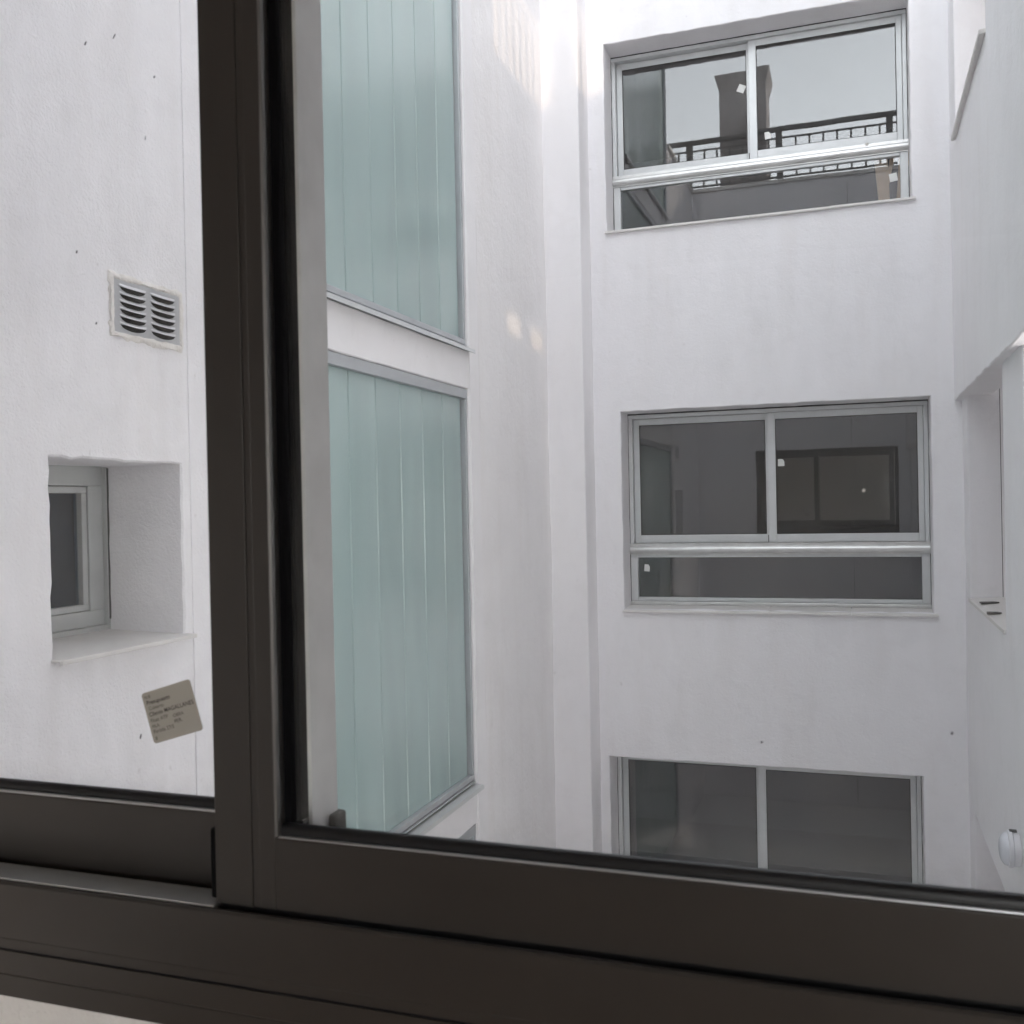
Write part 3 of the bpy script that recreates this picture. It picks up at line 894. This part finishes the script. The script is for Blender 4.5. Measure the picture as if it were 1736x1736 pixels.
def gasket_x(y, z, xa, xb, parent, hh=0.0115, ww=0.012):
    prof = [(y, z)]
    for k in range(8):
        a_ = math.pi * (1 - k / 7.0)
        prof.append((y + ww / 2 + ww / 2 * math.cos(a_), z + hh * (0.35 + 0.65 * math.sin(a_))))
    prof.append((y + ww, z))
    return MB().extrude_x(prof, xa, xb).build('gasket', 'rubber', parent, smooth=50)
gasket_x(YI + 0.0062, -0.3040, -0.5185, sx1 - 0.064, si)
MB().box(-0.5178, -0.5065, YI + 0.0145, YI + 0.0225, -0.3035, 0.62).build('gasket', 'black_seal_shade', si, bevel=0.002)
MB().box(sx0 + 0.002, sx1 - 0.002, YI + 0.003, YI + 0.034, -0.3775, -0.3712).build('gap_shade_strip', 'rubber', si)  # black strip added as the shadow gap under the rail
pn = MB().box(-0.52, sx1 - 0.06, 0.8230, 0.8272, -0.310, 0.63).build('pane', 'clear_glass', si)
MB().box(-0.575, -0.5165, 0.8360, 0.8470, -0.371, 0.69).build('seal_shade_fill', 'black_seal_shade', si)  # black fill painted for the shadow gap between the sashes
MB().box(-0.5165, -0.5080, 0.8273, 0.8330, -0.304, 0.62).build('outer_gasket', 'black_seal_shade', si, bevel=0.001)
MB().box(-0.5925, -0.5832, YI + 0.004, YI + 0.030, -0.3700, -0.3020).build('bumper', 'black_seal_shade', si, bevel=0.003)
# outer (left) sash
ox0, ox1 = OX0 + 0.047, -0.516
so = sash_parts(YO, ox0, ox1, 0.065, 0.0, -0.394, 0.69, -0.3025, 0.036, 0.87, 0.854)
MB().box(ox1 - 0.062, ox1, YO + 0.0005, YO + 0.034, -0.302, 0.69).build('stile', 'black_seal_shade', so, bevel=0.001)  # near-black colour stands in for the stile's unlit face
MB().box(ox0, ox0 + 0.065, YO, YO + 0.034, -0.394, 0.69).build('stile', 'bronze', so, bevel=0.001)
MB().extrude_z([(ox1 + 0.0005, YO + 0.010), (ox1 + 0.0035, YO + 0.012), (ox1 + 0.0045, YO + 0.060), (ox1 + 0.0005, YO + 0.062)], -0.392, 0.69).build('interlock', 'interlock_grey', so)
MB().extrude_x([(YO + 0.0014, -0.3027), (YO + 0.0018, -0.3010), (YO + 0.0052, -0.3004), (YO + 0.0060, -0.3027)], ox0 + 0.066, ox1 - 0.001).build('glazing_bead', 'edge_highlight', so)
gasket_x(YO + 0.0065, -0.3025, ox0 + 0.064, ox1 - 0.001, so)
MB().box(ox0 + 0.06, ox1 - 0.05, 0.8680, 0.8722, -0.310, 0.63).build('pane', 'clear_glass', so)
MB().box(-0.533, -0.504, 0.890, 0.915, -0.36, -0.309).build('end_stop', 'dirty_rubber', so, bevel=0.004)

# glazier's label on the outer pane, print facing the room
lab_c = Vector((-0.682, 0.8672, -0.2075))
ang = math.atan2(0.0186, 0.062)
LW, LH = 0.0645, 0.0545
def lab_pt(p, q, d=0.0):
    c_, s_ = math.cos(ang), math.sin(ang)
    return (lab_c.x + p * c_ - q * s_, lab_c.y - d, lab_c.z + p * s_ + q * c_)
pts = []
for cx, cz, a0 in ((LW / 2, LH / 2, 0), (-LW / 2, LH / 2, 90), (-LW / 2, -LH / 2, 180), (LW / 2, -LH / 2, 270)):
    rr_ = 0.0035
    for k in range(5):
        a_ = R(a0 + 90 * k / 4)
        pts.append((cx - math.copysign(rr_, cx) + rr_ * math.cos(a_), cz - math.copysign(rr_, cz) + rr_ * math.sin(a_)))
n = len(pts)
mb = MB().add([lab_pt(p, q, 0.0) for p, q in pts] + [lab_pt(p, q, 0.0004) for p, q in pts],
              [tuple(range(n)), tuple(range(n, 2 * n))] + [(i, (i + 1) % n, n + (i + 1) % n, n + i) for i in range(n)])
lab = mb.build('sticker', 'label_grey', so)
lab['label'] = 'grey printed glazier label stuck askew on the left pane'
def text_mesh(body, size, p, q, bold=0.0):
    cu = bpy.data.curves.new('t', 'FONT')
    cu.body = body
    cu.size = size
    cu.offset = bold
    ob = bpy.data.objects.new('t', cu)
    COL.objects.link(ob)
    dg = bpy.context.evaluated_depsgraph_get()
    me = bpy.data.meshes.new_from_object(ob.evaluated_get(dg))
    vs = [lab_pt(p + v.co.x, q + v.co.y, 0.0007) for v in me.vertices]
    fs = [tuple(pl_.vertices) for pl_ in me.polygons]
    bpy.data.objects.remove(ob)
    bpy.data.curves.remove(cu)
    bpy.data.meshes.remove(me)
    return vs, fs
ink = MB()
L0 = -LW / 2 + 0.0035
for body, size, p, q, bd in (('N 8', 0.0046, L0, 0.0205, 0), ('Presupuesto', 0.0062, L0 + 0.0005, 0.0140, 0.00012), ('Cubierto', 0.0054, L0 + 0.0015, 0.0080, 0),
                             ('Cliente MAGALLANES', 0.0062, L0, 0.0015, 0.00008), ('Float ATP', 0.0056, L0, -0.0050, 0), ('OBRA', 0.0052, L0 + 0.029, -0.0062, 0),
                             ('FILA', 0.0050, L0, -0.0110, 0), ('Partida 27/5', 0.0056, L0, -0.0168, 0), ('PER.', 0.0058, L0 + 0.029, -0.0125, 0), ('B', 0.0050, L0, -0.0238, 0)):
    ink.add(*text_mesh(body, size, p, q, bd))
ink.build('print', 'ink', so, recalc=False)
# specks stuck on the panes
def speck(x, z, y, ln, wd, a_, parent, mat='insect'):
    c_, s_ = math.cos(a_), math.sin(a_)
    k = 9
    pr = [(x + ln / 2 * math.cos(t) * c_ - wd / 2 * math.sin(t) * s_, z + ln / 2 * math.cos(t) * s_ + wd / 2 * math.sin(t) * c_) for t in [2 * math.pi * i / k for i in range(k)]]
    MB().extrude_y(pr, y - 0.0006, y - 0.0001).build('speck', mat, parent)
for (x, z, ln, wd, a_) in ((-0.775, 0.507, 0.0045, 0.0016, 1.0), (-0.737, 0.508, 0.0060, 0.0010, 0.95), (-0.687, 0.457, 0.0026, 0.0014, 1.1), (-0.793, 0.285, 0.0036, 0.0016, 1.2),
                           (-0.769, 0.206, 0.0028, 0.0015, 1.1), (-0.723, -0.236, 0.0062, 0.0014, 1.3), (-0.700, 0.395, 0.0050, 0.0006, 1.45)):
    speck(x, z, 0.8680, ln, wd, a_, so)
for (x, z, ln, wd, a_) in ((-0.076, -0.194, 0.0022, 0.0014, 0.3), (0.065, -0.179, 0.0024, 0.0017, 1.2)):
    speck(x, z, 0.8230, ln, wd, a_, si)
for (x, z, ln, wd, a_) in ((0.012, 0.275, 0.0030, 0.0020, 0.4), (0.005, 0.007, 0.0028, 0.0024, 0.9)):
    speck(x, z, 0.8230, ln, wd, a_, si, 'label_white')
